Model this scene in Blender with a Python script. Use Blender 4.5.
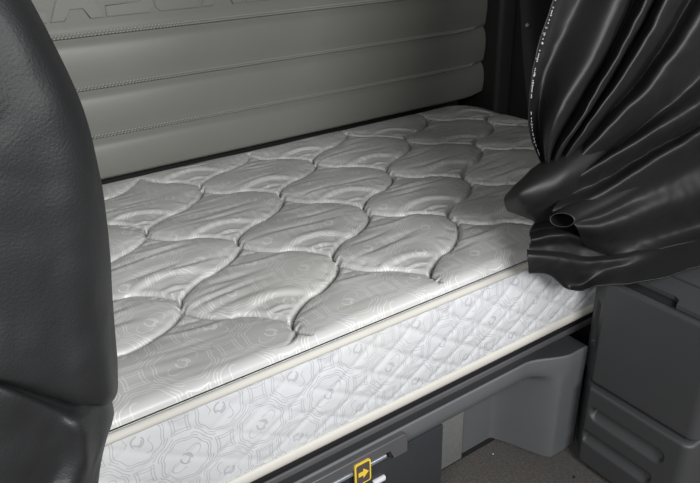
import bpy, bmesh, math, random
import numpy as np
from mathutils import Matrix, Vector, kdtree

random.seed(7); rng = np.random.default_rng(7)
for o in list(bpy.data.objects): bpy.data.objects.remove(o)
scene = bpy.context.scene
C = scene.collection

# ------------------------------------------------------------------ camera
H = 1.15                                   # lens height above the carpet
FPX = 656.71
RC = np.array([[ 0.82957688, -0.55735505, -0.03402277],
               [-0.27172416, -0.34970828, -0.89658803],
               [ 0.48781982,  0.75303351, -0.44155673]])
cam = bpy.data.cameras.new('camera'); camo = bpy.data.objects.new('camera', cam); C.objects.link(camo)
cam.sensor_width = 36; cam.lens = FPX/700*36; cam.clip_start = 0.02
m3 = Matrix((RC[0], -RC[1], -RC[2])).transposed()
camo.matrix_world = Matrix.Translation((0, 0, H)) @ m3.to_4x4()
scene.camera = camo

# ------------------------------------------------------------------ light
w = bpy.data.worlds.new('daylight'); scene.world = w; w.use_nodes = True
bg = w.node_tree.nodes['Background']; bg.inputs[0].default_value = (0.93, 0.97, 1.0, 1); bg.inputs[1].default_value = 0.16
def area(name, loc, target, sx, sy, power, col=(1, 1, 1)):
    l = bpy.data.lights.new(name, 'AREA'); l.shape = 'RECTANGLE'; l.size = sx; l.size_y = sy; l.energy = power; l.color = col
    o = bpy.data.objects.new(name, l); C.objects.link(o); o.location = loc
    o.rotation_euler = (Vector(target)-Vector(loc)).to_track_quat('-Z', 'Y').to_euler()
    return o
area('windshield_daylight', (0.15, -1.60, 1.95), (0.55, 1.2, 0.6), 1.1, 0.7, 58)
area('driver_window_daylight', (-1.25, -0.60, 1.75), (1.0, 1.2, 0.55), 0.7, 0.5, 22)
area('passenger_window_daylight', (1.75, -0.75, 1.55), (0.2, 1.0, 0.6), 0.8, 0.6, 17)
vs = scene.view_settings
vs.view_transform = 'Standard'; vs.look = 'None'; vs.gamma = 1; vs.use_curve_mapping = False; vs.exposure = 0.22

# ------------------------------------------------------------------ helpers
def at(px, py, y):
    """point at depth y (metres behind the lens) along a sight line"""
    d = RC.T @ np.array([px-350, py-241.5, FPX]); d = d*(y/d[1]); return np.array([d[0], d[1], d[2]+H])

class E:                                   # tiny expression builder for shader math
    nt = None
    def __init__(s, v): s.v = v
    @staticmethod
    def op(o, *a):
        n = E.nt.nodes.new('ShaderNodeMath'); n.operation = o
        for i, x in enumerate(a):
            x = x.v if isinstance(x, E) else x
            if isinstance(x, (int, float)): n.inputs[i].default_value = x
            else: E.nt.links.new(x, n.inputs[i])
        return E(n.outputs[0])
    def __add__(s, o): return E.op('ADD', s, o)
    def __sub__(s, o): return E.op('SUBTRACT', s, o)
    def __mul__(s, o): return E.op('MULTIPLY', s, o)
    def __truediv__(s, o): return E.op('DIVIDE', s, o)
    def f(s, name, *a): return E.op(name, s, *a)

def mat(name, col, rough=0.5, grain=None, var=0.0, varscale=8, spec=0.5, sheen=0.0, metal=0.0, stain=None):
    """grain = (noise scale, strength, distance); var = small colour mottling"""
    m = bpy.data.materials.new(name); m.use_nodes = True; nt = m.node_tree; N = nt.nodes; L = nt.links
    b = N['Principled BSDF']; b.inputs['Base Color'].default_value = (*col, 1); b.inputs['Roughness'].default_value = rough
    b.inputs['Specular IOR Level'].default_value = spec; b.inputs['Metallic'].default_value = metal
    if sheen: b.inputs['Sheen Weight'].default_value = sheen
    tc = N.new('ShaderNodeTexCoord')
    if var:
        nz = N.new('ShaderNodeTexNoise'); nz.inputs['Scale'].default_value = varscale; nz.inputs['Detail'].default_value = 6
        L.new(tc.outputs['Object'], nz.inputs['Vector'])
        mx = N.new('ShaderNodeMix'); mx.data_type = 'RGBA'
        mx.inputs[6].default_value = (*[c*(1-var) for c in col], 1); mx.inputs[7].default_value = (*[min(1, c*(1+var)) for c in col], 1)
        if stain: mx.inputs[7].default_value = (*stain, 1)
        L.new(nz.outputs['Fac'], mx.inputs[0]); L.new(mx.outputs[2], b.inputs['Base Color'])
    if grain:
        nz = N.new('ShaderNodeTexNoise'); nz.inputs['Scale'].default_value = grain[0]; nz.inputs['Detail'].default_value = 3
        L.new(tc.outputs['Object'], nz.inputs['Vector'])
        bp = N.new('ShaderNodeBump'); bp.inputs['Strength'].default_value = grain[1]; bp.inputs['Distance'].default_value = grain[2]
        L.new(nz.outputs['Fac'], bp.inputs['Height']); L.new(bp.outputs[0], b.inputs['Normal'])
    return m

def fabric(name, base, line, axes, T, amount, rough, spec):
    """woven mattress ticking: double-line rosettes and small broken rings on a square repeat T"""
    m = mat(name, base, rough, (900, 0.25, 0.0006), 0, spec=spec); nt = m.node_tree; N = nt.nodes; L = nt.links; E.nt = nt
    b = N['Principled BSDF']
    tc = N.new('ShaderNodeTexCoord'); sx = N.new('ShaderNodeSeparateXYZ'); L.new(tc.outputs['Object'], sx.inputs[0])
    u = E(sx.outputs[axes[0]])/T; v = E(sx.outputs[axes[1]])/T
    def lines(du, dv, first):
        qu = (u+du).f('FRACT')-0.5; qv = (v+dv).f('FRACT')-0.5
        r = (qu*qu+qv*qv).f('SQRT'); th = qv.f('ARCTAN2', qu)
        an = (th/(math.pi/4)).f('ADD', 40.5).f('FRACT')-0.5
        rr = r*((an*(math.pi/4)).f('COSINE'))*0.75+r*0.25+(th*8.0+1.57).f('COSINE')*0.010
        def ring(rad, wd, x):
            return ((x-rad).f('ABSOLUTE')).f('LESS_THAN', wd)
        s = ring(0.272, 0.0050, rr)+ring(0.304, 0.0050, rr)*((th*4.0).f('COSINE').f('GREATER_THAN', -0.75))+ring(0.336, 0.0050, rr)*((th*4.0).f('COSINE').f('LESS_THAN', 0.35))
        s = s+ring(0.43, 0.0050, r)*((th*4.0).f('COSINE').f('GREATER_THAN', 0.55))+ring(0.395, 0.0050, r)*((th*4.0).f('COSINE').f('GREATER_THAN', 0.35))
        s = s+ring(0.17, 0.006, r+(th*4.0+0.6).f('COSINE')*0.05)*((th*2.0+first*2.0).f('SINE').f('GREATER_THAN', 0.2))
        c = ring(0.070, 0.010, r)*((th+0.7+first).f('SINE').f('ABSOLUTE').f('GREATER_THAN', 0.35))
        c = c+ring(0.045, 0.009, r)*((th+first).f('COSINE').f('GREATER_THAN', 0.0))
        return s+c
    fac = (lines(0.0, 0.0, 0.0)+lines(0.5, 0.5, 1.3)).f('MINIMUM', 1.0)
    nz = N.new('ShaderNodeTexNoise'); nz.inputs['Scale'].default_value = 5; L.new(tc.outputs['Object'], nz.inputs['Vector'])
    fac = fac*amount*(E(nz.outputs['Fac'])+0.45)
    mx = N.new('ShaderNodeMix'); mx.data_type = 'RGBA'; mx.inputs[6].default_value = (*base, 1); mx.inputs[7].default_value = (*line, 1)
    L.new(fac.v, mx.inputs[0])
    n2 = N.new('ShaderNodeTexNoise'); n2.inputs['Scale'].default_value = 3.3; n2.inputs['Detail'].default_value = 4; L.new(tc.outputs['Object'], n2.inputs['Vector'])
    mr = N.new('ShaderNodeMapRange'); mr.inputs[1].default_value = 0.52; mr.inputs[2].default_value = 0.8; mr.inputs[4].default_value = 0.35
    L.new(n2.outputs['Fac'], mr.inputs[0])
    m2 = N.new('ShaderNodeMix'); m2.data_type = 'RGBA'; L.new(mr.outputs[0], m2.inputs[0]); L.new(mx.outputs[2], m2.inputs[6])
    m2.inputs[7].default_value = (base[0]*1.0, base[1]*0.95, base[2]*0.78, 1)      # faint yellowing of old ticking
    L.new(m2.outputs[2], b.inputs['Base Color'])
    return m

def mesh(name, verts, faces, material, parent=None, smooth=True, mats=None, fm=None):
    me = bpy.data.meshes.new(name); me.from_pydata([tuple(map(float, v)) for v in verts], [], faces); me.update()
    for mm in (mats or [material]): me.materials.append(mm)
    if fm is not None: me.polygons.foreach_set('material_index', fm)
    if smooth: me.polygons.foreach_set('use_smooth', [True]*len(me.polygons))
    o = bpy.data.objects.new(name, me); C.objects.link(o); o.parent = parent
    return o
def frombm(name, bm, material, parent=None, smooth=True, angle=40, mats=None):
    bmesh.ops.recalc_face_normals(bm, faces=bm.faces)
    me = bpy.data.meshes.new(name); bm.to_mesh(me); bm.free()
    for mm in (mats or [material]): me.materials.append(mm)
    if smooth:
        me.polygons.foreach_set('use_smooth', [True]*len(me.polygons)); me.set_sharp_from_angle(angle=math.radians(angle))
    o = bpy.data.objects.new(name, me); C.objects.link(o); o.parent = parent
    return o
def box(bm, x0, x1, y0, y1, z0, z1, bev=0.0, seg=2):
    r = bmesh.ops.create_cube(bm, size=1)
    for v in r['verts']:
        v.co = Vector(((x0+x1)/2+v.co.x*(x1-x0), (y0+y1)/2+v.co.y*(y1-y0), (z0+z1)/2+v.co.z*(z1-z0)))
    if bev:
        es = list({e for v in r['verts'] for e in v.link_edges})
        bmesh.ops.bevel(bm, geom=es, offset=bev, segments=seg, profile=0.5, affect='EDGES')
def boxo(name, m, parent, x0, x1, y0, y1, z0, z1, bev=0.003, seg=2):
    bm = bmesh.new(); box(bm, x0, x1, y0, y1, z0, z1, bev, seg); return frombm(name, bm, m, parent)
def prism(bm, poly, y0, y1):
    """outline in (x, z) extruded from y0 to y1"""
    a = [bm.verts.new((p[0], y0, p[1])) for p in poly]; b = [bm.verts.new((p[0], y1, p[1])) for p in poly]
    fs = [bm.faces.new(a), bm.faces.new(b[::-1])]; n = len(poly)
    for i in range(n): fs.append(bm.faces.new((a[i], b[i], b[(i+1) % n], a[(i+1) % n])))
    return fs
def grid_faces(nu, nv, off=0, closed=False):
    f = []
    for i in range(nu-1):
        for j in range(nv if closed else nv-1):
            k = (j+1) % nv
            f.append((off+i*nv+j, off+(i+1)*nv+j, off+(i+1)*nv+k, off+i*nv+k))
    return f
def catmull(P, n):
    """resample the rows of P (k,...) to n rows with a Catmull-Rom spline"""
    P = np.asarray(P, float); k = len(P); t = np.linspace(0, k-1, n); i = np.minimum(t.astype(int), k-2); u = (t-i)
    u = u.reshape((-1,)+(1,)*(P.ndim-1))
    p0 = P[np.maximum(i-1, 0)]; p1 = P[i]; p2 = P[i+1]; p3 = P[np.minimum(i+2, k-1)]
    return 0.5*((2*p1)+(-p0+p2)*u+(2*p0-5*p1+4*p2-p3)*u*u+(-p0+3*p1-3*p2+p3)*u**3)
from mathutils import noise as mn
def loft(name, curves, m, parent, nu, nv, thick=0.0022, off=0, crumple=0.0):
    """curves: list of lists of 3-D points (equal length); cloth with thickness"""
    A = np.array(curves, float); A = catmull(A, nu); A = catmull(A.transpose(1, 0, 2), nv).transpose(1, 0, 2)
    A = A.reshape(-1, 3)
    if crumple:
        for p in A:
            v = Vector(p)*16; w_ = mn.noise(v)+0.5*mn.noise(v*2.3)-0.8*abs(mn.noise(v*1.4+Vector((5, 3, 1))))
            p[1] += crumple*w_
    o = mesh(name, A, grid_faces(nu, nv), m, parent)
    if thick:
        md = o.modifiers.new('cloth', 'SOLIDIFY'); md.thickness = thick; md.offset = off
    return o
def tube(pts, r, n=8, sq=1.0):
    pts = np.asarray(pts, float); V = []; k = len(pts); r = np.broadcast_to(np.asarray(r, float), (k,))
    up = np.array([0.13, 0.2, 0.97])
    for i in range(k):
        t = pts[min(i+1, k-1)]-pts[max(i-1, 0)]; t = t/np.linalg.norm(t)
        a = np.cross(t, up); a /= np.linalg.norm(a); b = np.cross(a, t)
        for j in range(n):
            th = 2*math.pi*j/n; V.append(pts[i]+r[i]*(a*math.cos(th)+sq*b*math.sin(th)))
    F = grid_faces(k, n, 0, True); F.append(tuple(range(n))[::-1]); F.append(tuple((k-1)*n+j for j in range(n)))
    return V, F
def empty(name, loc=(0, 0, 0)):
    o = bpy.data.objects.new(name, None); C.objects.link(o); o.location = loc; o.empty_display_size = 0.05; return o
def tag(o, label, cat, group=None):
    o['label'] = label; o['category'] = cat
    if group: o['group'] = group
    return o
def struct(o, label=None, cat=None):
    o['kind'] = 'structure'
    if label: o['label'] = label
    if cat: o['category'] = cat
    return o

# ------------------------------------------------------------------ materials
M_vinyl = mat('grey_padded_vinyl', (0.212, 0.215, 0.192), 0.42, (700, 0.18, 0.0006), 0.06, 5)
M_thread = mat('pale_thread', (0.42, 0.42, 0.385), 0.6)
M_side = mat('shade_darkened_side_vinyl', (0.015, 0.015, 0.0145), 0.6, (500, 0.2, 0.0006), 0.1)  # near-black: the shade of the unlit right corner is put into this colour
M_roof = mat('grey_headliner', (0.38, 0.38, 0.37), 0.9, (300, 0.3, 0.001), 0.05)
M_carpet = mat('charcoal_brown_carpet', (0.10, 0.092, 0.086), 0.95, (420, 1.0, 0.004), 0.5, 160, spec=0.1)
M_top = fabric('silver_ticking', (0.54, 0.543, 0.535), (0.80, 0.80, 0.78), (0, 1), 0.15, 0.72, 0.36, 0.55)
M_border = fabric('white_border_ticking', (0.585, 0.595, 0.61), (0.31, 0.32, 0.34), (0, 2), 0.125, 0.70, 0.5, 0.3)
M_tape = mat('cream_binding_tape', (0.54, 0.525, 0.48), 0.6, (600, 0.2, 0.0005), 0.05, 20)
M_plast = mat('slate_plastic', (0.100, 0.105, 0.111), 0.48, (900, 0.18, 0.0005), 0.08, 12)
M_rail = mat('graphite_rail', (0.080, 0.080, 0.084), 0.5, (900, 0.18, 0.0005), 0.12, 14)
M_plate = mat('speckled_grey_plate', (0.155, 0.157, 0.153), 0.6, (350, 0.5, 0.001), 0.35, 220)
M_door = mat('dark_locker_plastic', (0.028, 0.029, 0.033), 0.5, (900, 0.2, 0.0005), 0.1)
M_ledge = mat('shaded_ledge_plastic', (0.030, 0.031, 0.033), 0.55, (900, 0.2, 0.0005), 0.1)  # darker than the apron: shade on the ledge top painted into the colour
M_cab = mat('dark_cabinet_plastic', (0.046, 0.047, 0.049), 0.5, (800, 0.3, 0.0006), 0.08)
M_black = mat('black_gap', (0.006, 0.006, 0.007), 0.7)
M_steel = mat('brushed_steel', (0.36, 0.38, 0.42), 0.35, metal=0.6)
M_white = mat('white_plastic', (0.7, 0.7, 0.72), 0.4)
M_yellow = mat('sticker_yellow', (0.78, 0.55, 0.05), 0.45)
M_brown = mat('sticker_dark_brown', (0.085, 0.065, 0.055), 0.45)
M_curt = mat('black_vinyl_curtain', (0.008, 0.008, 0.0085), 0.54, (450, 0.22, 0.0008), 0.15, 6, spec=0.55)
M_curtL = mat('black_grained_curtain', (0.016, 0.0165, 0.0175), 0.5, (420, 0.5, 0.0009), 0.2, 20, spec=0.5)
M_cloth = mat('matte_black_cloth', (0.010, 0.010, 0.010), 0.8)
M_lint = mat('frayed_white_thread', (0.42, 0.42, 0.40), 0.8)

# ------------------------------------------------------------------ room shell
YW = 1.717
XL, XR = -0.42, 1.80
ZS = [1.15-0.2357, 1.15-0.3616, 1.15-0.4848]           # the three stitched seams
def slab(name, m, *a): return struct(boxo(name, m, None, *a, 0))
slab('floor', M_carpet, -0.7, 2.0, -1.2, 1.91, -0.04, 0.0)
slab('wall_right', M_side, XR, XR+0.04, 0.05, 1.91, 0.0, 2.35)
slab('wall_left', M_side, XL-0.04, XL, 0.50, 1.91, 0.0, 2.35)
slab('ceiling', M_roof, XL-0.04, XR+0.04, 0.55, 1.91, 2.35, 2.39)
slab('shade_trim_1', M_black, XL, 1.62, YW+0.03, YW+0.049, 0.40, 0.56)  # added black strip standing in for the shade between wall and mattress
struct(boxo('shade_trim_2', M_side, None, 1.722, XR, 1.66, YW+0.149, 0.33, 2.35, 0.018, 4))  # added dark post, imitates the shaded right end of the back wall
wall = slab('wall_back', M_side, XL, XR, YW+0.15, YW+0.19, 0.0, 2.35)

# padded panels: a rounded horizontal roll between every two seams
def padded(z0, z1, bulge, first=False):
    xs = np.concatenate([np.linspace(XL+0.002, 1.46, 60), np.linspace(1.47, 1.765, 30)])
    n = 48; t = np.linspace(0, 1, n); t = t-0.11*np.sin(2*np.pi*t)*0.9; V = []
    z = z0+(z1-z0)*t
    d_lo = (z-z0); d_hi = (z1-z)
    prof = bulge*np.sin(np.pi*t)**0.8-0.0075*np.exp(-(d_hi/0.013)**2)
    prof = prof+0.0015*np.exp(-((d_lo-0.012)/0.008)**2)-0.002*np.exp(-(d_lo/0.003)**2)
    if first: prof = prof-0.05*np.clip(1-d_lo/0.022, 0, 1)**2
    prof[-1] -= 0.010; prof[0] -= 0.004
    for x in xs:
        e = max(0.0, (x-1.52)/0.28); back = 0.05*e**2.4
        lift = 0.010*max(0, (x-1.62)/0.12)**2
        for k in range(n):
            dip = 0.0012*math.sin(x*9+z0*40)*math.sin(math.pi*t[k])
            V.append((x, YW-prof[k]+back+dip, z[k]+lift))
    F = [f[::-1] for f in grid_faces(len(xs), n)]
    return mesh('padded_panel', V, F, M_vinyl, wall)
zb = [0.543, ZS[2], ZS[1], ZS[0], 1.28, 1.40, 1.52]
for i in range(6): padded(zb[i], zb[i+1], [0.012, 0.011, 0.011, 0.007, 0.009, 0.009][i], i == 0)

def seam_stitches(z):
    V = []; F = []
    x = XL+0.02
    while x < 1.66:
        e = max(0.0, (x-1.52)/0.28); back = 0.05*e**2.4; lift = 0.010*max(0, (x-1.62)/0.12)**2
        for dz, sl in ((0.0042, 0.0014), (0.0105, 0.0014)):
            xx = x+(0.003 if dz > 0.008 else 0)
            L, h, d = 0.0027, 0.0014, 0.0016
            y = YW+back-(0.0036 if dz < 0.008 else 0.0056); b = len(V)
            for sx in (-1, 1):
                for sz in (-1, 1):
                    V.append((xx+sx*L, y+0.004, z+lift+dz+sz*h+sx*sl)); 
            for sx in (-1, 1):
                for sz in (-1, 1):
                    V.append((xx+sx*L*0.7, y-d, z+lift+dz+sz*h*0.6+sx*sl*0.7))
            for q in ((4, 6, 7, 5), (0, 4, 5, 1), (2, 3, 7, 6), (0, 2, 6, 4), (1, 5, 7, 3)): F.append(tuple(b+i for i in q))
        x += 0.0086
    o = mesh('seam_stitching', V, F, M_thread, wall, False); o['kind'] = 'stuff'; o['label'] = 'double row of pale stitches'
for z in ZS: seam_stitches(z)

# the word pressed into the top panel: raised slanted block letters
def letters():
    Hh = 0.115; z0 = 0.9565
    def C_(w): t = 0.026; return [(0.012, 0), (w, 0), (w, t), (0.03, t), (0.022, 0.034), (0.022, Hh-0.034), (0.03, Hh-t), (w, Hh-t), (w, Hh), (0.012, Hh), (0, Hh-0.012), (0, 0.012)]
    def A_(w): return [(0, 0), (0.032, 0), (0.046, 0.026), (w-0.046, 0.026), (w-0.034, 0), (w, 0), (w*0.60, Hh), (w*0.40, Hh)]
    def S_(w): t = 0.026; return [(0, 0), (w-0.012, 0), (w, 0.012), (w, 0.062), (w-0.012, 0.070), (0.03, 0.070), (0.03, Hh-t), (w, Hh-t), (w, Hh), (0.012, Hh), (0, Hh-0.012), (0, 0.054), (0.012, 0.045), (w-0.03, 0.045), (w-0.03, t), (0, t)]
    def D_(w): t = 0.026; return [(0, 0), (w-0.02, 0), (w, 0.02), (w, Hh-0.02), (w-0.02, Hh), (0, Hh), (0, Hh-t), (w-0.034, Hh-t), (w-0.026, Hh-0.034), (w-0.026, 0.034), (w-0.034, t), (0.026, t), (0.026, Hh-t-0.002), (0, Hh-t-0.002)]
    def I_(w): return [(0, 0), (w, 0), (w, Hh), (0, Hh)]
    x = 0.185
    for ch, w in (('C', 0.115), ('A', 0.124), ('S', 0.116), ('C', 0.115), ('A', 0.124), ('D', 0.116), ('I', 0.03), ('A', 0.124)):
        poly = {'C': C_, 'A': A_, 'S': S_, 'D': D_, 'I': I_}[ch](w)
        bm = bmesh.new(); fs = prism(bm, [(x+p[0]+0.06*(p[1]-0.0)*0.2, z0+p[1]) for p in poly], YW-0.0085, YW+0.01)
        bmesh.ops.bevel(bm, geom=list(fs[0].edges), offset=0.0016, segments=2, affect='EDGES')
        frombm('raised_letter', bm, M_vinyl, wall)
        x += w+0.005
letters()

# ------------------------------------------------------------------ mattress
X0, X1, Y0, Y1 = -0.33, 1.705, 0.764, 1.712
ZT, ZB_ = 0.55, 0.330
mat_root = tag(empty('mattress', ((X0+X1)/2, (Y0+Y1)/2, ZB_)), 'quilted silver-grey mattress with white diamond-stitched sides lying on the bunk', 'mattress')
def setworld(o):                            # parts are written in room coordinates
    o.matrix_parent_inverse = o.parent.matrix_world.inverted() if False else Matrix.Translation(-o.parent.location)
    return o

# quilting lattice: nodes where the rounded cell ends meet
node = {}
A_ = np.array([-0.3195, 0.0125]); B_ = np.array([-0.2035, -0.1655]); O_ = np.array([1.512, 1.492])
seen = {(0, 0): (1.522, 1.493), (0, 1): (1.306, 1.323), (0, 2): (1.111, 1.158), (0, 3): (0.91, 0.99), (0, 4): (0.702, 0.80),
        (1, 0): (1.185, 1.494), (1, 1): (0.989, 1.326), (1, 2): (0.79, 1.15), (1, 3): (0.603, 0.991), (1, 4): (0.418, 0.829),
        (2, 0): (0.868, 1.512), (2, 1): (0.675, 1.35), (2, 2): (0.476, 1.166), (2, 3): (0.289, 1.009),
        (3, 0): (0.542, 1.536), (3, 1): (0.336, 1.337)}
for c in range(-5, 9):
    for r in range(-3, 8):
        node[(c, r)] = np.array(seen.get((c, r), O_+A_*c+B_*r+rng.normal(0, 0.004, 2)))
def bez(p0, p1, p2, p3, n):
    t = np.linspace(0, 1, n)[:, None]
    return (1-t)**3*p0+3*(1-t)**2*t*p1+3*(1-t)*t*t*p2+t**3*p3
seam_pts = []
Ah = -A_/np.linalg.norm(A_)                 # towards the foot (+x)
Vv = -(2*B_-A_); Vh = Vv/np.linalg.norm(Vv)  # towards the back wall
for (c, r), P in node.items():
    for (dc, dr) in ((0, 1), (1, -1)):
        Q = node.get((c+dc, r+dr))
        if Q is None: continue
        d_ = Q-P; L_ = np.linalg.norm(d_); n_ = np.array([-d_[1], d_[0]])/L_
        u_ = np.linspace(0, 1, 34)[:, None]
        if dr > 0: tw, ow, a1, a2, ex = 0.580, 0.018, 0.078, -0.050, 0.60      # scalloped ends
        else: tw, ow, a1, a2, ex = 0.485, 0.004, -0.080, 0.085, 0.55           # long sides
        Wp = P+d_*tw+n_*ow*L_
        seam_pts.append(P+(Wp-P)*u_+n_*a1*L_*np.sin(np.pi*u_**0.8)**ex)
        seam_pts.append(Q+(Wp-Q)*u_+n_*a2*L_*np.sin(np.pi*u_**0.8)**ex)
SP = np.concatenate(seam_pts)
SP = SP[(SP[:, 0] > X0-0.1) & (SP[:, 0] < X1+0.1) & (SP[:, 1] > Y0-0.1) & (SP[:, 1] < Y1+0.1)]
kd = kdtree.KDTree(len(SP))
for i, p in enumerate(SP): kd.insert((p[0], p[1], 0), i)
kd.balance()
RCN = 0.10                                   # corner radius in plan
def inset(d): return 0.0 if d >= RCN else RCN-math.sqrt(max(0, RCN*RCN-(RCN-d)**2))
NX, NY = 800, 380
def spread(n, a, b, e):                      # finer rows towards the edges
    t = np.linspace(0, 1, n); return a+(b-a)*(t-0.055*np.sin(2*np.pi*t))
ys = spread(NY, Y0, Y1, 0.02); G = np.zeros((NX, NY, 2))
for j, y in enumerate(ys):
    i_ = inset(min(y-Y0, Y1-y)); G[:, j, 0] = spread(NX, X0+i_, X1-i_, 0.02); G[:, j, 1] = y
gx = G[..., 0]; gy = G[..., 1]
D = np.array([kd.find((x, y, 0))[2] for x, y in G.reshape(-1, 2)]).reshape(NX, NY)
# distance to the outline of the rounded rectangle
cx = np.maximum(np.abs(gx-(X0+X1)/2)-((X1-X0)/2-RCN), 0); cy = np.maximum(np.abs(gy-(Y0+Y1)/2)-((Y1-Y0)/2-RCN), 0)
edge_in = np.minimum((X1-X0)/2-np.abs(gx-(X0+X1)/2), (Y1-Y0)/2-np.abs(gy-(Y0+Y1)/2))
sd = np.where((cx > 0) & (cy > 0), RCN-np.hypot(cx, cy), edge_in); sd = np.maximum(sd, 0)
q = np.clip(D/0.045, 0, 1); q1 = np.clip(D/0.011, 0, 1); q2 = np.clip(D/0.075, 0, 1)
pil = 0.5*np.sqrt(np.clip(1-(1-q1)**2, 0, 1))+0.5*np.sqrt(np.clip(1-(1-q2)**2, 0, 1))
fade = np.clip((sd-0.012)/0.07, 0, 1)**0.8
Hz = 0.027*(pil-1)*fade-0.015*np.exp(-(D/0.0031)**2)*np.clip((sd-0.01)/0.05, 0, 1)
# creases in the slack ticking
def groove(px, py, ln, wd, amp, ang, curve=0.0):
    ca, sa = math.cos(ang), math.sin(ang); lx = (gx-px)*ca+(gy-py)*sa; ly = -(gx-px)*sa+(gy-py)*ca
    ly = ly-curve*lx*lx
    return amp*np.exp(-(lx/ln)**2)*np.exp(-(ly/wd)**2)
wr = np.zeros_like(gx)
for (c, r), P in node.items():
    ctr = P+A_*0.5                           # cell whose right end is P
    if not (X0-0.2 < ctr[0] < X1+0.1 and Y0 < ctr[1] < Y1): continue
    k = 4 if ctr[0] < 0.95 else 3
    for i in range(k):
        px = ctr[0]+rng.uniform(-0.09, 0.05); py = ctr[1]+rng.uniform(-0.055, 0.06)
        wr += groove(px, py, rng.uniform(0.035, 0.07), rng.uniform(0.006, 0.010), -rng.uniform(0.0015, 0.0036), rng.uniform(-0.16, 0.10), rng.uniform(-0.6, 0.6))
        wr += groove(px+0.01, py-0.013, rng.uniform(0.03, 0.07), 0.010, rng.uniform(0.0008, 0.002), rng.uniform(-0.15, 0.1))
    # slack tails above and below each meeting point step down from the cell, with a fan of ripples
    dx = gx-P[0]; dy = gy-P[1]; rr = np.hypot(dx, dy); an = np.arctan2(dy, dx)
    near = rr < 0.2
    for a0, up in ((1.47, True), (1.47-math.pi, False)):
        da = np.abs(an-a0); win = np.exp(-(da/0.80)**6)*near
        R0 = 0.106+0.006*rng.standard_normal(); st = np.clip((R0+0.005-rr)/0.010, 0, 1); st = st*st*(3-2*st)
        wr += -0.0048*win*st*(1.0 if up else 0.75)
        wr += 0.0016*win*np.exp(-((rr-R0-0.010)/0.008)**2)
        if up:
            for rad, amp, wd in ((0.062, 0.0028, 0.0055), (0.044, 0.0022, 0.0042)):
                rad *= rng.uniform(0.92, 1.08)
                wr += win*amp*(np.exp(-((rr-rad-wd*0.8)/wd)**2)-0.7*np.exp(-((rr-rad+wd*0.8)/wd)**2))
        else:
            wr += -0.0022*win*np.exp(-((rr-0.066)/0.006)**2)
wr *= np.clip((gy-0.80)/0.12, 0.22, 1)*np.clip(q*2.2, 0, 1)*np.clip(sd/0.03, 0, 1)
broad = 0.004*np.sin(gx*7.1+1)*np.sin(gy*9.3)+0.003*np.sin(gx*13+gy*8)
e = 0.024; tt = np.clip(sd/e, 0, 1)
roll = -0.017*(1-np.sqrt(np.clip(1-(1-tt)**2, 0, 1)))
sag = -0.045*np.clip(1-(X1-gx)/0.20, 0, 1)**2-0.004*np.clip(1-(Y1-gy)/0.06, 0, 1)**2
gz = ZT+Hz+wr+broad*np.clip(sd/0.1, 0, 1)+roll+sag+0.004
V = np.stack([gx, gy, gz], -1).reshape(-1, 3)
top = setworld(mesh('quilted_top', V, grid_faces(NX, NY), M_top, mat_root))
top['label'] = 'silver-grey ticking quilted in rounded ogee cells'

# outline path of the mattress (counter-clockwise from the front left)
def outline(step=0.004, grow=0.0):
    P = []; N_ = []
    def seg(a, b):
        n = max(2, int(np.linalg.norm(np.subtract(b, a))/step)); t = np.linspace(0, 1, n, endpoint=False)[:, None]
        return np.array(a)*(1-t)+np.array(b)*t
    def arc(cx_, cy_, a0):
        th = a0+np.linspace(0, math.pi/2, 40, endpoint=False); return np.stack([cx_+RCN*np.cos(th), cy_+RCN*np.sin(th)], 1)
    r = RCN
    pts = np.concatenate([seg((X0+r, Y0), (X1-r, Y0)), arc(X1-r, Y0+r, -math.pi/2), seg((X1, Y0+r), (X1, Y1-r)), arc(X1-r, Y1-r, 0),
                          seg((X1-r, Y1), (X0+r, Y1)), arc(X0+r, Y1-r, math.pi/2), seg((X0, Y1-r), (X0, Y0+r)), arc(X0+r, Y0+r, math.pi)])
    d = np.roll(pts, -1, 0)-np.roll(pts, 1, 0); d /= np.linalg.norm(d, axis=1)[:, None]
    nrm = np.stack([d[:, 1], -d[:, 0]], 1)
    return pts, nrm
pts, nrm = outline()
s = np.concatenate([[0], np.cumsum(np.linalg.norm(np.diff(pts, axis=0), axis=1))])
# foot end sags with the top
sagp = -0.045*np.clip(1-(X1-pts[:, 0])/0.20, 0, 1)**2-0.004*np.clip(1-(Y1-pts[:, 1])/0.06, 0, 1)**2
nz = 46; zz = np.linspace(0.336, 0.532, nz); V = np.zeros((len(pts), nz, 3))
SPX, SL = 0.084, 0.66
xr_ = pts[:, 0][:, None]; sr = (s+X0+RCN)[:, None]; zr = zz[None, :]
f1 = (sr-zr/SL-0.53+(-0.707+1.15)/SL)/SPX; f2 = (sr+zr/SL-0.545-(-0.667+1.15)/SL)/SPX
d1 = np.abs(f1-np.round(f1))*SPX*math.sin(math.atan(SL)); d2 = np.abs(f2-np.round(f2))*SPX*math.sin(math.atan(SL))
dd = np.minimum(d1, d2); bulge = 0.0048*np.sqrt(np.clip(1-(1-np.clip(dd/0.012, 0, 1))**2, 0, 1))
bulge = bulge*(0.45+0.55*np.clip((sr-0.25)/0.35, 0, 1))
tz = (zr-zz[0])/(zz[-1]-zz[0]); belly = 0.007*np.sin(np.pi*tz)
out = bulge*np.clip(np.sin(np.pi*tz)*3, 0, 1)+belly-0.003
V[..., 0] = pts[:, 0][:, None]+nrm[:, 0][:, None]*out; V[..., 1] = pts[:, 1][:, None]+nrm[:, 1][:, None]*out
V[..., 2] = zr+sagp[:, None]*tz
F = []; n = len(pts)
for i in range(n):
    k = (i+1) % n
    for j in range(nz-1): F.append((i*nz+j, k*nz+j, k*nz+j+1, i*nz+j+1))
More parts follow.
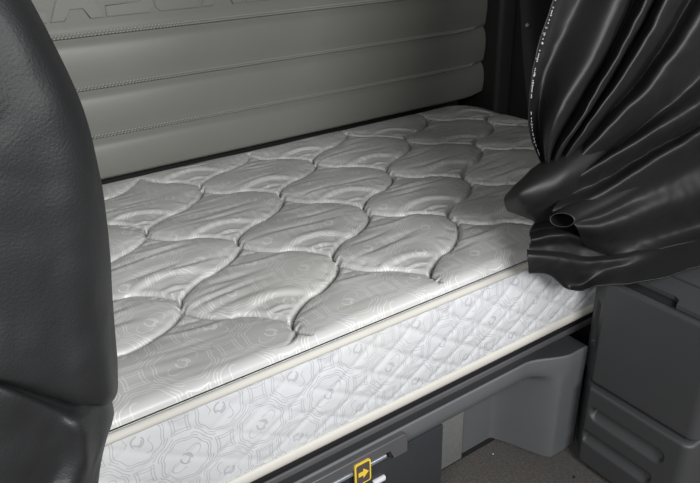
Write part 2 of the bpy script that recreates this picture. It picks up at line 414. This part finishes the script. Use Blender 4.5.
side = setworld(mesh('diamond_border', V.reshape(-1, 3), F, M_border, mat_root)); side['label'] = 'white printed border stitched in diamonds'
def tape(zc, hh, dep, sagk, name, tilt=0.0):
    sec = [(math.cos(a)*dep, math.sin(a)*hh) for a in np.linspace(0, 2*math.pi, 12, endpoint=False)]
    P2 = pts[::3]; N2 = nrm[::3]; S2 = sagp[::3]; V = []
    for p, nn, sg in zip(P2, N2, S2):
        for (a, b) in sec: V.append((p[0]+nn[0]*(a+0.002+tilt*b), p[1]+nn[1]*(a+0.002+tilt*b), zc+b+sg*sagk))
    m_ = len(P2); F = []
    for i in range(m_):
        k = (i+1) % m_
        for j in range(12): F.append((i*12+j, k*12+j, k*12+(j+1) % 12, i*12+(j+1) % 12))
    o = setworld(mesh(name, V, F, M_tape, mat_root)); o['label'] = 'cream binding tape'
tape(0.5255, 0.0065, 0.0050, 1.0, 'binding_tape', -0.35)
tape(0.3405, 0.0115, 0.0060, 0.0, 'binding_tape')
bm = bmesh.new(); prism(bm, [(0, 0), (0, 0), (0, 0)], 0, 1) if False else None
vb = [(p[0], p[1], 0.331) for p in pts[::6]]
setworld(mesh('underside', vb, [tuple(range(len(vb)))[::-1]], M_tape, mat_root, False)); bm.free()

# ------------------------------------------------------------------ bunk under the mattress
bunk = tag(empty('bunk_base', (0.6, 1.2, 0)), 'moulded dark grey plastic bunk base with ledge, under the mattress', 'bunk')
def bp(o): return setworld(o)
bp(boxo('platform', M_black, bunk, XL+0.002, 1.718, 0.7775, 1.74, 0.284, 0.328, 0.002))
bm = bmesh.new(); box(bm, XL+0.002, 1.32, 0.771, 0.777, 0.284, 0.3000, 0.0025, 3); bp(frombm('front_rail', bm, M_rail, bunk))
# moulded front: flat lip and apron, swelling into a pillar at the cabinet
def plan(x, k):
    """front line of the moulding at height blend k (0 top lip, 1 floor)"""
    sm = lambda a, b, v: (lambda t: t*t*(3-2*t))(min(1, max(0, (v-a)/(b-a))))
    ytop = 0.751-0.036*sm(0.92, 1.03, x)
    ybot = 0.845-0.128*sm(0.925, 1.005, x)
    return ytop*(1-k)+ybot*k
xs = np.concatenate([np.linspace(XL+0.002, 0.88, 30), np.linspace(0.89, 1.076, 44)])
zlev = [(0.2885, 'in'), (0.288, 0), (0.2872, 0), (0.284, 0), (0.262, 0), (0.245, 0.03), (0.238, 0.12), (0.228, 0.45), (0.218, 0.80), (0.208, 0.94), (0.195, 1), (0.15, 1), (0.10, 1), (0.05, 1), (0.006, 1)]
V = []
for (z, k) in zlev:
    for x in xs:
        if k == 'in': V.append((x, 0.790, 0.2882))
        else:
            y = plan(x, k)
            if z == 0.288: y += 0.004
            if z == 0.2872: y += 0.001
            V.append((x, y, z))
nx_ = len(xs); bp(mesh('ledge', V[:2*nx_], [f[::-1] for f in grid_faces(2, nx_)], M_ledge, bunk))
bp(mesh('moulded_apron', V[nx_:], [f[::-1] for f in grid_faces(len(zlev)-1, nx_)], M_plast, bunk))
boxp = boxo('kick_plate', M_plate, bunk, 0.690, 0.828, 0.834, 0.850, 0.008, 0.245, 0.002); bp(boxp); boxp['label'] = 'speckled grey plate'
bp(boxo('floor_gap', M_black, bunk, 0.50, 0.945, 0.838, 0.86, 0.0005, 0.0085, 0))
bp(boxo('carcass', M_black, bunk, XL+0.005, 1.30, 0.86, 1.70, 0.004, 0.27, 0))
# locker door with its recessed latch
door = bp(boxo('locker_door', M_door, bunk, -0.02, 0.697, 0.757, 0.80, 0.02, 0.235, 0.003)); door['label'] = 'near-black locker door below the mattress'
def dpart(o): o.parent = door; return o
# bezel: rounded frame standing proud of the apron
def rrect(x0, x1, z0, z1, r, n=6):
    P = []
    for (cx_, cz, a0) in ((x1-r, z1-r, 0), (x0+r, z1-r, 90), (x0+r, z0+r, 180), (x1-r, z0+r, 270)):
        for i in range(n+1): a = math.radians(a0+90*i/n); P.append((cx_+r*math.cos(a), cz+r*math.sin(a)))
    return P
def frame(name, m, outer, inner, y0, y1, bev=0.002):
    bm = bmesh.new(); n = len(outer)
    a = [bm.verts.new((p[0], y0, p[1])) for p in outer]; b = [bm.verts.new((p[0], y0, p[1])) for p in inner]
    c = [bm.verts.new((p[0], y1, p[1])) for p in outer]; d = [bm.verts.new((p[0], y1, p[1])) for p in inner]
    for i in range(n):
        k = (i+1) % n
        bm.faces.new((a[i], a[k], b[k], b[i])); bm.faces.new((a[i], c[i], c[k], a[k])); bm.faces.new((b[i], b[k], d[k], d[i])); bm.faces.new((c[i], d[i], d[k], c[k]))
    es = [e_ for e_ in bm.edges if all(v in set(a+b) for v in e_.verts) and len(e_.link_faces) == 2 and not (set(e_.verts) & set(a) and set(e_.verts) & set(b))]
    bmesh.ops.bevel(bm, geom=es, offset=bev, segments=3, affect='EDGES')
    return frombm(name, bm, m, None)
bm = bmesh.new()
fs = prism(bm, [(0.335, 0.150), (0.335, 0.276), (0.343, 0.284), (0.584, 0.284), (0.592, 0.276), (0.592, 0.238), (0.556, 0.238), (0.552, 0.266), (0.362, 0.266), (0.362, 0.150)], 0.738, 0.768)
bmesh.ops.bevel(bm, geom=list(fs[0].edges), offset=0.003, segments=3, affect='EDGES'); dpart(frombm('latch_bezel', bm, M_rail, None))
dpart(boxo('latch_cup', M_black, None, 0.362, 0.556, 0.7565, 0.766, 0.232, 0.268, 0))
bm = bmesh.new(); box(bm, 0.405, 0.546, 0.742, 0.7560, 0.2440, 0.2530, 0.003, 3); dpart(frombm('latch_bar', bm, M_steel, None))
bm = bmesh.new(); box(bm, 0.520, 0.548, 0.750, 0.7580, 0.181, 0.191, 0.002, 2); dpart(frombm('lock_tab', bm, M_white, None))
# arrow sticker: dark plate, yellow rim, yellow arrow
def sticker():
    bm = bmesh.new(); x0, x1, z0, z1 = 0.468, 0.503, 0.2235, 0.2745; xc, zc = (x0+x1)/2, (z0+z1)/2
    def lay(poly, y0, y1, mi):
        for f in prism(bm, poly, y0, y1): f.material_index = mi
    lay(rrect(x0, x1, z0, z1, 0.005), 0.7350, 0.7380, 1)
    lay(rrect(x0+0.0032, x1-0.0032, z0+0.0032, z1-0.0032, 0.0035), 0.7345, 0.7360, 0)
    L_ = 0.0105
    arrow = [(-L_, -0.0048), (0.000, -0.0048), (0.000, -0.0115), (0.0118, 0), (0.000, 0.0115), (0.000, 0.0048), (-L_, 0.0048)]
    lay([(xc+a, zc+b) for a, b in arrow], 0.7340, 0.7352, 1)
    o = frombm('arrow_sticker', bm, None, None, False, mats=[M_brown, M_yellow]); o['label'] = 'yellow arrow on a dark rounded square'
    dpart(o)
sticker()

# ------------------------------------------------------------------ drawer cabinet at the right
cab = tag(empty('drawer_cabinet', (1.25, 0.56, 0)), 'dark grey plastic drawer cabinet with grooved lower drawer, right of the bunk', 'cabinet')
def cp(o): return setworld(o)
XC = 1.05; YN = 0.440; YFAR = 0.725
def shell(name, m, z0, z1, xf, chx, chy, near_r=0.02, depth=1.45, holes=None, bev=0.006, step=0.0028):
    """drawer front: plan outline near corner -> face -> chamfer, as a fine relief"""
    path = []
    for i in range(9):
        a = math.radians(90-90*i/8); path.append((xf+near_r-near_r*math.cos(math.radians(90*i/8)) if False else xf+near_r*(1-math.sin(math.radians(90*i/8))), YN+near_r*(1-math.cos(math.radians(90*i/8)))))
    y = YN+near_r; ye = YFAR-chy
    for t in np.linspace(0, 1, int((ye-y)/step))[1:]: path.append((xf, y+(ye-y)*t))
    for t in np.linspace(0, 1, int(math.hypot(chx, chy)/step)+2)[1:]: path.append((xf+chx*t, ye+chy*t))
    path = [(depth, YN)]+path+[(depth, YFAR)]
    P = np.array(path); d = np.gradient(P, axis=0); d /= np.linalg.norm(d, axis=1)[:, None]; nn = np.stack([-d[:, 1], d[:, 0]], 1)
    zs_ = np.concatenate([[z0, z0+0.001, z0+0.003], np.linspace(z0+bev, z1-bev, max(3, int((z1-z0)/step))), [z1-0.003, z1-0.001, z1]])
    V = []
    for z in zs_:
        eb = bev-min(z-z0, z1-z, bev); ins = bev-math.sqrt(max(0, bev*bev-eb*eb))
        for k, (x, y_) in enumerate(path):
            dep = ins+(holes(x, y_, z, k >= len(path)-1) if holes else 0)
            if k in (0, len(path)-1): dep = 0
            V.append((x-nn[k][0]*dep, y_-nn[k][1]*dep, z))
    nV = len(path); F = grid_faces(len(zs_), nV)
    F.append(tuple(range(nV))); F.append(tuple((len(zs_)-1)*nV+k for k in range(nV))[::-1])
    return mesh(name, V, F, m, cab)
def sdrr(u, v, hu, hv, r):
    a = abs(u)-hu+r; b = abs(v)-hv+r
    return math.hypot(max(a, 0), max(b, 0))+min(max(a, b), 0)-r
sstep = lambda t: (lambda c: c*c*(3-2*c))(min(1, max(0, t)))
def slots(x, y, z, _):
    d = 0.0
    for (yc, zc, hu) in ((0.574, 0.1615, 0.088), (0.590, 0.0915, 0.088)):
        sd_ = sdrr(y-yc, z-zc, hu, 0.0215, 0.0205)
        if sd_ < 0:
            t = (z-(zc-0.0215))/0.043             # scoop: shallow below, deep under the upper lip
            dep = 0.003+0.021*sstep(t*1.25)
            if t > 0.80: dep = 0.024-0.028*sstep((t-0.80)/0.05)
            d = max(d, dep*sstep(-sd_/0.006))
    return d
low = cp(shell('drawer', M_cab, 0.012, 0.222, XC-0.012, 0.060, 0.055, holes=slots)); low['label'] = 'lower drawer front with two scooped finger grooves'
def grip(x, y, z, _):
    u = (y-0.7015); sd_ = sdrr(u, z-0.358, 0.011, 0.056, 0.004)
    return 0.016*sstep(-sd_/0.003) if sd_ < 0 else 0
mid = cp(shell('drawer', M_cab, 0.2275, 0.478, XC, 0.040, 0.050, holes=grip, step=0.0024)); mid['label'] = 'plain upper drawer front with side grip'
cp(boxo('plinth', M_black, cab, XC+0.03, 1.44, YN+0.03, YFAR-0.06, 0.0, 0.02, 0))
cp(boxo('core', M_black, cab, XC+0.02, 1.44, YN+0.02, YFAR-0.06, 0.20, 0.474, 0))
# lid strips with a finger notch
bm = bmesh.new()
out_ = [(1.062, YN+0.004), (1.148, YN+0.004), (1.148, YFAR-0.055), (1.062, YFAR-0.055), (1.062, 0.668), (1.076, 0.655), (1.088, 0.640), (1.088, 0.556), (1.080, 0.543), (1.062, 0.537)]
a = [bm.verts.new((p[0], p[1], 0.4885)) for p in out_]; b = [bm.verts.new((p[0], p[1], 0.479)) for p in out_]
bm.faces.new(a); bm.faces.new(b[::-1])
for i in range(len(out_)): bm.faces.new((a[i], b[i], b[(i+1) % len(out_)], a[(i+1) % len(out_)]))
cp(frombm('lid', bm, M_cab, cab, True, 30))
cp(boxo('lid', M_cab, cab, 1.157, 1.45, YN+0.004, YFAR-0.055, 0.479, 0.4885, 0.003))
cp(boxo('lid_gap', M_black, cab, 1.062, 1.40, YN+0.01, YFAR-0.06, 0.4775, 0.4795, 0))

# ------------------------------------------------------------------ right-hand curtain
rc = tag(empty('privacy_curtain', (1.1, 0.68, 0.5)), 'black vinyl curtain with radiating folds and frayed white edge stitching, gathered at right', 'curtain', None)
def cu(pts_, y): 
    ys_ = y if isinstance(y, (list, tuple)) else [y]*len(pts_)
    out = []
    for p, yy in zip(pts_, ys_):
        q = at(p[0], p[1], yy)
        if q[0] > 1.0 and q[1] < 0.76 and q[2] < 0.510: q = at(p[0], p[1], yy*(H-0.510)/(H-q[2]))     # lies on the cabinet lid
        out.append(q)
    return out
CUR = [
 ([(545, 172), (532, 140), (528.5, 110), (530.5, 80), (538.5, 45), (548, 15), (560, -25)], .745),
 ([(546, 172), (536, 142), (533, 112), (535, 82), (544, 48), (555, 18), (569, -25)], .751),
 ([(547, 172), (541, 143), (540, 114), (545, 80), (558, 46), (572, 14), (588, -25)], .755),
 ([(548, 172), (548, 146), (556, 118), (574, 88), (592, 58), (608, 25), (626, -20)], [.72, .70, .69, .685, .685, .69, .69]),
 ([(550, 172), (556, 146), (572, 118), (590, 88), (606, 60), (620, 30), (640, -20)], [.73, .735, .735, .735, .735, .735, .735]),
 ([(552, 172), (561, 148), (584, 112), (602, 82), (617, 56), (634, 25), (655, -20)], [.715, .70, .685, .68, .68, .685, .685]),
 ([(555, 172), (568, 146), (592, 112), (610, 84), (626, 56), (643, 25), (664, -20)], [.725, .725, .725, .725, .722, .722, .722]),
 ([(558, 172), (574, 145), (600, 108), (622, 78), (640, 50), (655, 22), (675, -20)], [.71, .695, .68, .675, .675, .675, .68]),
 ([(561, 173), (581, 147), (609, 113), (633, 85), (653, 59), (671, 31), (697, -20)], [.72, .72, .72, .72, .718, .715, .715]),
 ([(564, 176), (589, 149), (619, 118), (646, 92), (669, 64), (690, 36), (722, -15)], [.705, .69, .675, .668, .665, .665, .665]),
 ([(567, 181), (598, 160), (630, 136), (658, 113), (683, 91), (707, 67), (740, 40)], [.715, .715, .715, .712, .71, .71, .71]),
 ([(560, 187), (592, 168), (627, 147), (657, 129), (687, 112), (712, 97), (745, 80)], [.69, .675, .665, .658, .655, .655, .655]),
 ([(564, 196), (594, 184), (624, 167), (652, 150), (682, 134), (710, 119), (745, 102)], [.705, .70, .70, .698, .695, .695, .695]),
 ([(552, 211), (582, 203), (612, 188), (642, 169), (677, 147), (712, 127), (745, 112)], [.675, .665, .655, .65, .648, .645, .645]),
 ([(570, 221), (592, 217), (617, 206), (647, 191), (682, 173), (712, 157), (745, 142)], [.685, .685, .683, .68, .68, .68, .68]),
 ([(577, 229), (601, 228), (627, 220), (657, 209), (687, 199), (717, 189), (745, 180)], [.68, .668, .662, .66, .66, .66, .66]),
 ([(582, 240), (607, 243), (637, 238), (662, 233), (692, 226), (717, 220), (745, 213)], [.705, .70, .695, .69, .685, .685, .685]),
 ([(586, 250), (610, 256), (640, 254), (665, 248), (695, 241), (720, 235), (745, 228)], [.735, .735, .73, .725, .72, .715, .715]),
]
def hang(curve, top, n=5, reach=0.22):
    """carry a fold on from its last point up to the ceiling"""
    c_ = [np.array(p) for p in curve]; a0 = c_[-1]; tg = c_[-1]-c_[-2]; tg /= np.linalg.norm(tg)
    b0 = np.array(top); return c_+list(bez(a0, a0+tg*reach, b0-np.array([0, 0, 0.55]), b0, n+1)[1:])
DR = []
for i_, (p, y) in enumerate(CUR):
    fr = i_/(len(CUR)-1)
    DR.append(hang(cu(p, y), (0.93+0.85*fr, 0.705+(0.025 if i_ % 2 == 0 else -0.025), 2.344)))
setworld(loft('folded_drape', DR, M_curt, rc, 240, 210, crumple=0.003))
# pointed lobe where the drape is pulled together
LOBE = [
 ([(505, 196), (521, 179), (540, 163), (560, 153), (590, 135), (612, 118)], [.742, .742, .742, .74, .745, .77]),
 ([(504, 198), (520, 184), (541, 170), (563, 158), (592, 140), (614, 122)], [.735, .715, .705, .705, .725, .765]),
 ([(503.5, 201), (521, 193), (545, 181), (568, 166), (596, 146), (618, 128)], [.733, .695, .68, .68, .71, .76]),
 ([(505, 206), (523, 204), (546, 196), (570, 180), (600, 158), (622, 140)], [.735, .695, .675, .672, .70, .755]),
 ([(507, 210), (526, 211), (543, 208), (566, 194), (598, 172), (620, 152)], [.738, .71, .70, .695, .715, .755]),
 ([(509, 211), (531, 219), (540, 222), (562, 206), (592, 184), (614, 166)], [.742, .725, .715, .715, .73, .755]),
]
setworld(loft('gathered_lobe', [cu(p, y) for p, y in LOBE], M_curt, rc, 60, 50, crumple=0.003))
# rolled hem: a cone of cloth open at its lower end
ax = [at(562, 220, .632), at(568, 216, .650), at(588, 206, .668), at(615, 192, .684), at(640, 176, .705)]
ax = catmull(ax, 24); rad = np.interp(np.linspace(0, 1, 24), [0, .2, .6, 1], [0.0200, 0.0220, 0.0270, 0.022])
Vt, Ft = tube(ax, rad, 24, 0.62); Ft = Ft[:-2]
o = mesh('rolled_hem', Vt, Ft, M_curt, rc); md = o.modifiers.new('cloth', 'SOLIDIFY'); md.thickness = 0.0016; md.offset = -1; setworld(o)
# turned-in tail between the lobe and the hem
TAIL = [
 ([(538, 218), (552, 218), (570, 220), (590, 222), (615, 222)], [.715, .712, .71, .71, .71]),
 ([(530, 232), (545, 228), (565, 228), (585, 231), (612, 235)], [.735, .735, .735, .735, .73]),
 ([(531, 240), (548, 236), (566, 234.5), (577, 237), (610, 244)], [.705, .700, .698, .70, .71]),
 ([(529, 247), (547, 244), (566, 243), (580, 245), (610, 250)], [.725, .725, .725, .725, .72]),
 ([(528, 258), (546, 256), (566, 256), (584, 258), (610, 258)], [.715, .715, .715, .715, .71]),
]
setworld(loft('tucked_fold', [cu(p, y) for p, y in TAIL], M_curt, rc, 50, 40, crumple=0.005))
FLAP = [
 ([(527, 250), (548, 251), (566, 253), (586, 257), (608, 255), (632, 250), (660, 245), (697, 238), (745, 226)], [.72, .715, .71, .71, .705, .70, .70, .695, .69]),
 ([(526.5, 254), (548, 256), (566, 259), (586, 262), (608, 260), (632, 255), (660, 250), (697, 243), (745, 232)], [.70, .69, .685, .68, .675, .67, .668, .665, .66]),
 ([(527, 263), (548, 265), (567, 270), (586, 272), (608, 269), (632, 265), (660, 260), (697, 251), (745, 242)], [.698, .69, .686, .682, .675, .668, .664, .66, .655]),
 ([(528, 271), (547, 272), (564, 281), (580, 285), (604, 281), (630, 280), (658, 275), (697, 262), (745, 252)], [.70, .698, .695, .692, .68, .668, .66, .655, .65]),
 ([(529, 273), (549, 274.5), (566, 288), (582, 290), (601, 285), (630, 284), (658, 279), (697, 267), (745, 256)], [.705, .703, .70, .698, .69, .675, .668, .662, .655]),
]
setworld(loft('lower_flap', [cu(p, y) for p, y in FLAP], M_curt, rc, 60, 120, crumple=0.004))
# frayed white stitches down the free edge
V = []; F = []
edge_c = catmull(np.array(cu(*CUR[0])), 120)
for i in range(12, 119):
    if rng.random() < 0.5 and i < 108: continue
    p = edge_c[i]; q_ = edge_c[min(i+1, 119)]; d = (q_-p)
    big = rng.random() < 0.16
    r_ = 0.0010 if not big else 0.0017
    a_ = p+np.array([0.0015, -0.004, 0]); b_ = a_+d*0.75+(np.array([-0.004*rng.random(), -0.001, 0.002*rng.standard_normal()]) if big else 0)
    vv, ff = tube([a_, (a_+b_)/2+np.array([0, -0.0005, 0]), b_], r_, 5); o0 = len(V); V += vv; F += [tuple(o0+t for t in f) for f in ff]
o = setworld(mesh('edge_stitching', V, F, M_lint, rc)); o['kind'] = 'stuff'; o['label'] = 'frayed white edge thread'

# plain cloth strip behind it with a snap fastener
sc = tag(empty('side_curtain', (1.25, 1.05, 0.9)), 'flat matte black cloth strip with a metal snap, behind the folded curtain', 'curtain')
STR = [([(520, -25), (521, 20), (523, 60), (527, 100), (530, 128)], [1.02, 1.02, 1.02, 1.02, 1.02]),
       ([(535, -25), (536, 20), (538, 60), (540, 100), (542, 128)], [1.0, 1.005, 1.0, 1.0, 1.0]),
       ([(560, -25), (560, 20), (560, 60), (560, 100), (560, 128)], [1.02, 1.02, 1.02, 1.02, 1.02]),
       ([(600, -25), (600, 20), (600, 60), (600, 100), (600, 128)], [1.04, 1.04, 1.04, 1.04, 1.04])]
setworld(loft('cloth_strip', [hang(cu(p, y)[::-1], (1.24+0.09*i_, 1.03, 2.344), 4, 0.15) for i_, (p, y) in enumerate(STR)], M_cloth, sc, 30, 60))
sp = at(527, 25, 1.004); bm = bmesh.new()
for (r_, y0, y1) in ((0.0048, 0, -0.003), (0.0028, -0.003, -0.0052)):
    n = 14; a = [bm.verts.new((sp[0]+r_*math.cos(2*math.pi*i/n), sp[1]+y0, sp[2]+r_*math.sin(2*math.pi*i/n))) for i in range(n)]
    b = [bm.verts.new((sp[0]+r_*.85*math.cos(2*math.pi*i/n), sp[1]+y1, sp[2]+r_*.85*math.sin(2*math.pi*i/n))) for i in range(n)]
    bm.faces.new(b)
    for i in range(n): bm.faces.new((a[i], a[(i+1) % n], b[(i+1) % n], b[i]))
o = setworld(frombm('snap_button', bm, M_steel, sc)); o['label'] = 'small metal snap'

# ------------------------------------------------------------------ left-hand curtain
lc = tag(empty('privacy_curtain', (-0.05, 0.58, 0.5)), 'thick grained black curtain bulging in the left foreground, folded over near its bottom', 'curtain')
rows_ = [-95, -30, 30, 100, 160, 230, 310, 370]
edge_ = [-20, 12, 45, 78, 95, 106, 112, 116]
def column(shift, ends, y):
    return cu([(e_-shift, r_) for e_, r_ in zip(edge_, rows_)]+ends, [y+d for d in (0.02, 0.015, 0.008, 0.002, 0, 0, 0, -0.002, 0.006, 0.035)])
UP = [column(9, [(104, 392), (98, 402)], .645), column(0, [(115, 393), (108, 405)], .605), column(5, [(111, 396), (103, 407)], .572), column(16, [(100, 400), (96, 408)], .552),
      column(34, [(82, 400), (79, 406)], .540), column(58, [(58, 394), (56, 401)], .535), column(86, [(30, 387), (28, 393)], .528), column(116, [(0, 379), (-2, 385)], .522),
      column(150, [(-34, 370), (-36, 376)], .52), column(200, [(-84, 360), (-86, 366)], .52)]
UP.append(column(330, [(-214, 350), (-216, 356)], .53)); UP.append(column(480, [(-364, 345), (-366, 350)], .55))
UP = [hang(c_[::-1], (max(-0.40, -0.02-0.035*k), 0.60+(0.02 if k % 2 else -0.02), 2.344), 5, 0.15) for k, c_ in enumerate(UP)]
setworld(loft('bulging_fold', UP, M_curtL, lc, 110, 190, 0.003, crumple=0.0022))
LOW = [
 ([(106, 395), (108, 403), (112.5, 412), (110, 425), (105, 440), (100, 462), (97, 483), (92, 520), (86, 600)], .625),
 ([(109, 395), (111, 403), (112, 413), (109.5, 426), (104, 442), (99, 463), (96, 484), (91, 520), (84, 600)], .605),
 ([(100, 395), (103, 404), (104, 414), (101, 430), (97, 448), (92, 465), (88, 486), (82, 520), (76, 600)], .575),
 ([(86, 394), (86, 402), (85, 414), (81, 428), (83, 441), (83, 458), (77, 476), (66, 508), (58, 600)], [.565, .56, .548, .535, .538, .54, .54, .535, .53]),
 ([(72, 391), (71, 400), (66, 410), (60, 419), (62, 440), (60, 460), (50, 480), (40, 510), (38, 600)], [.57, .565, .55, .535, .54, .545, .545, .54, .535]),
 ([(42, 385), (42, 392), (38, 400), (32, 406), (32, 436), (28, 460), (18, 484), (10, 520), (8, 600)], [.56, .555, .54, .525, .53, .53, .53, .53, .53]),
 ([(8, 374), (8, 380), (5, 387), (0, 393), (-2, 430), (-6, 460), (-14, 490), (-20, 525), (-22, 600)], [.55, .545, .53, .515, .52, .52, .52, .52, .52]),
 ([(-40, 362), (-40, 368), (-42, 376), (-45, 384), (-45, 425), (-48, 460), (-52, 495), (-56, 530), (-58, 600)], [.55, .545, .53, .52, .52, .52, .52, .52, .52]),
]
LOW.append(([(-214+d_, z_) for d_, z_ in ((0, 340), (0, 346), (-2, 354), (-4, 362), (-6, 415), (-8, 460), (-10, 500), (-12, 540), (-12, 620))], .54))
LOWC = [cu(p, y) for p, y in LOW]
for c_ in LOWC: c_.append(np.array([c_[-1][0]-0.01, 0.57, 0.02]))
setworld(loft('lower_drape', LOWC, M_curtL, lc, 80, 80, 0.003, crumple=0.0022))

# ------------------------------------------------------------------ crumbs on the carpet
def crumb(name, px, py, m, lx, ly, lz, rz, label):
    d = RC.T @ np.array([px-350, py-241.5, FPX]); d = d*(-H/d[2])
    bm = bmesh.new(); bmesh.ops.create_icosphere(bm, subdivisions=2, radius=1)
    for v in bm.verts: v.co = Vector((v.co.x*lx*(1+0.25*mn.noise(v.co*2)), v.co.y*ly*(1+0.3*mn.noise(v.co*3)), max(v.co.z, -0.6)*lz+0.6*lz))
    o = frombm(name, bm, m); o.location = (d[0], d[1], 0.0); o.rotation_euler = (0, 0, rz); tag(o, label, 'debris')
crumb('lint', 493, 454, M_lint, 0.003, 0.002, 0.0015, 0.4, 'tiny white lint scrap on the carpet beside the bunk recess')
crumb('dirt_scrap', 574, 477.5, M_black, 0.005, 0.002, 0.002, 0.2, 'small black dirt scrap on the carpet beside the cabinet')
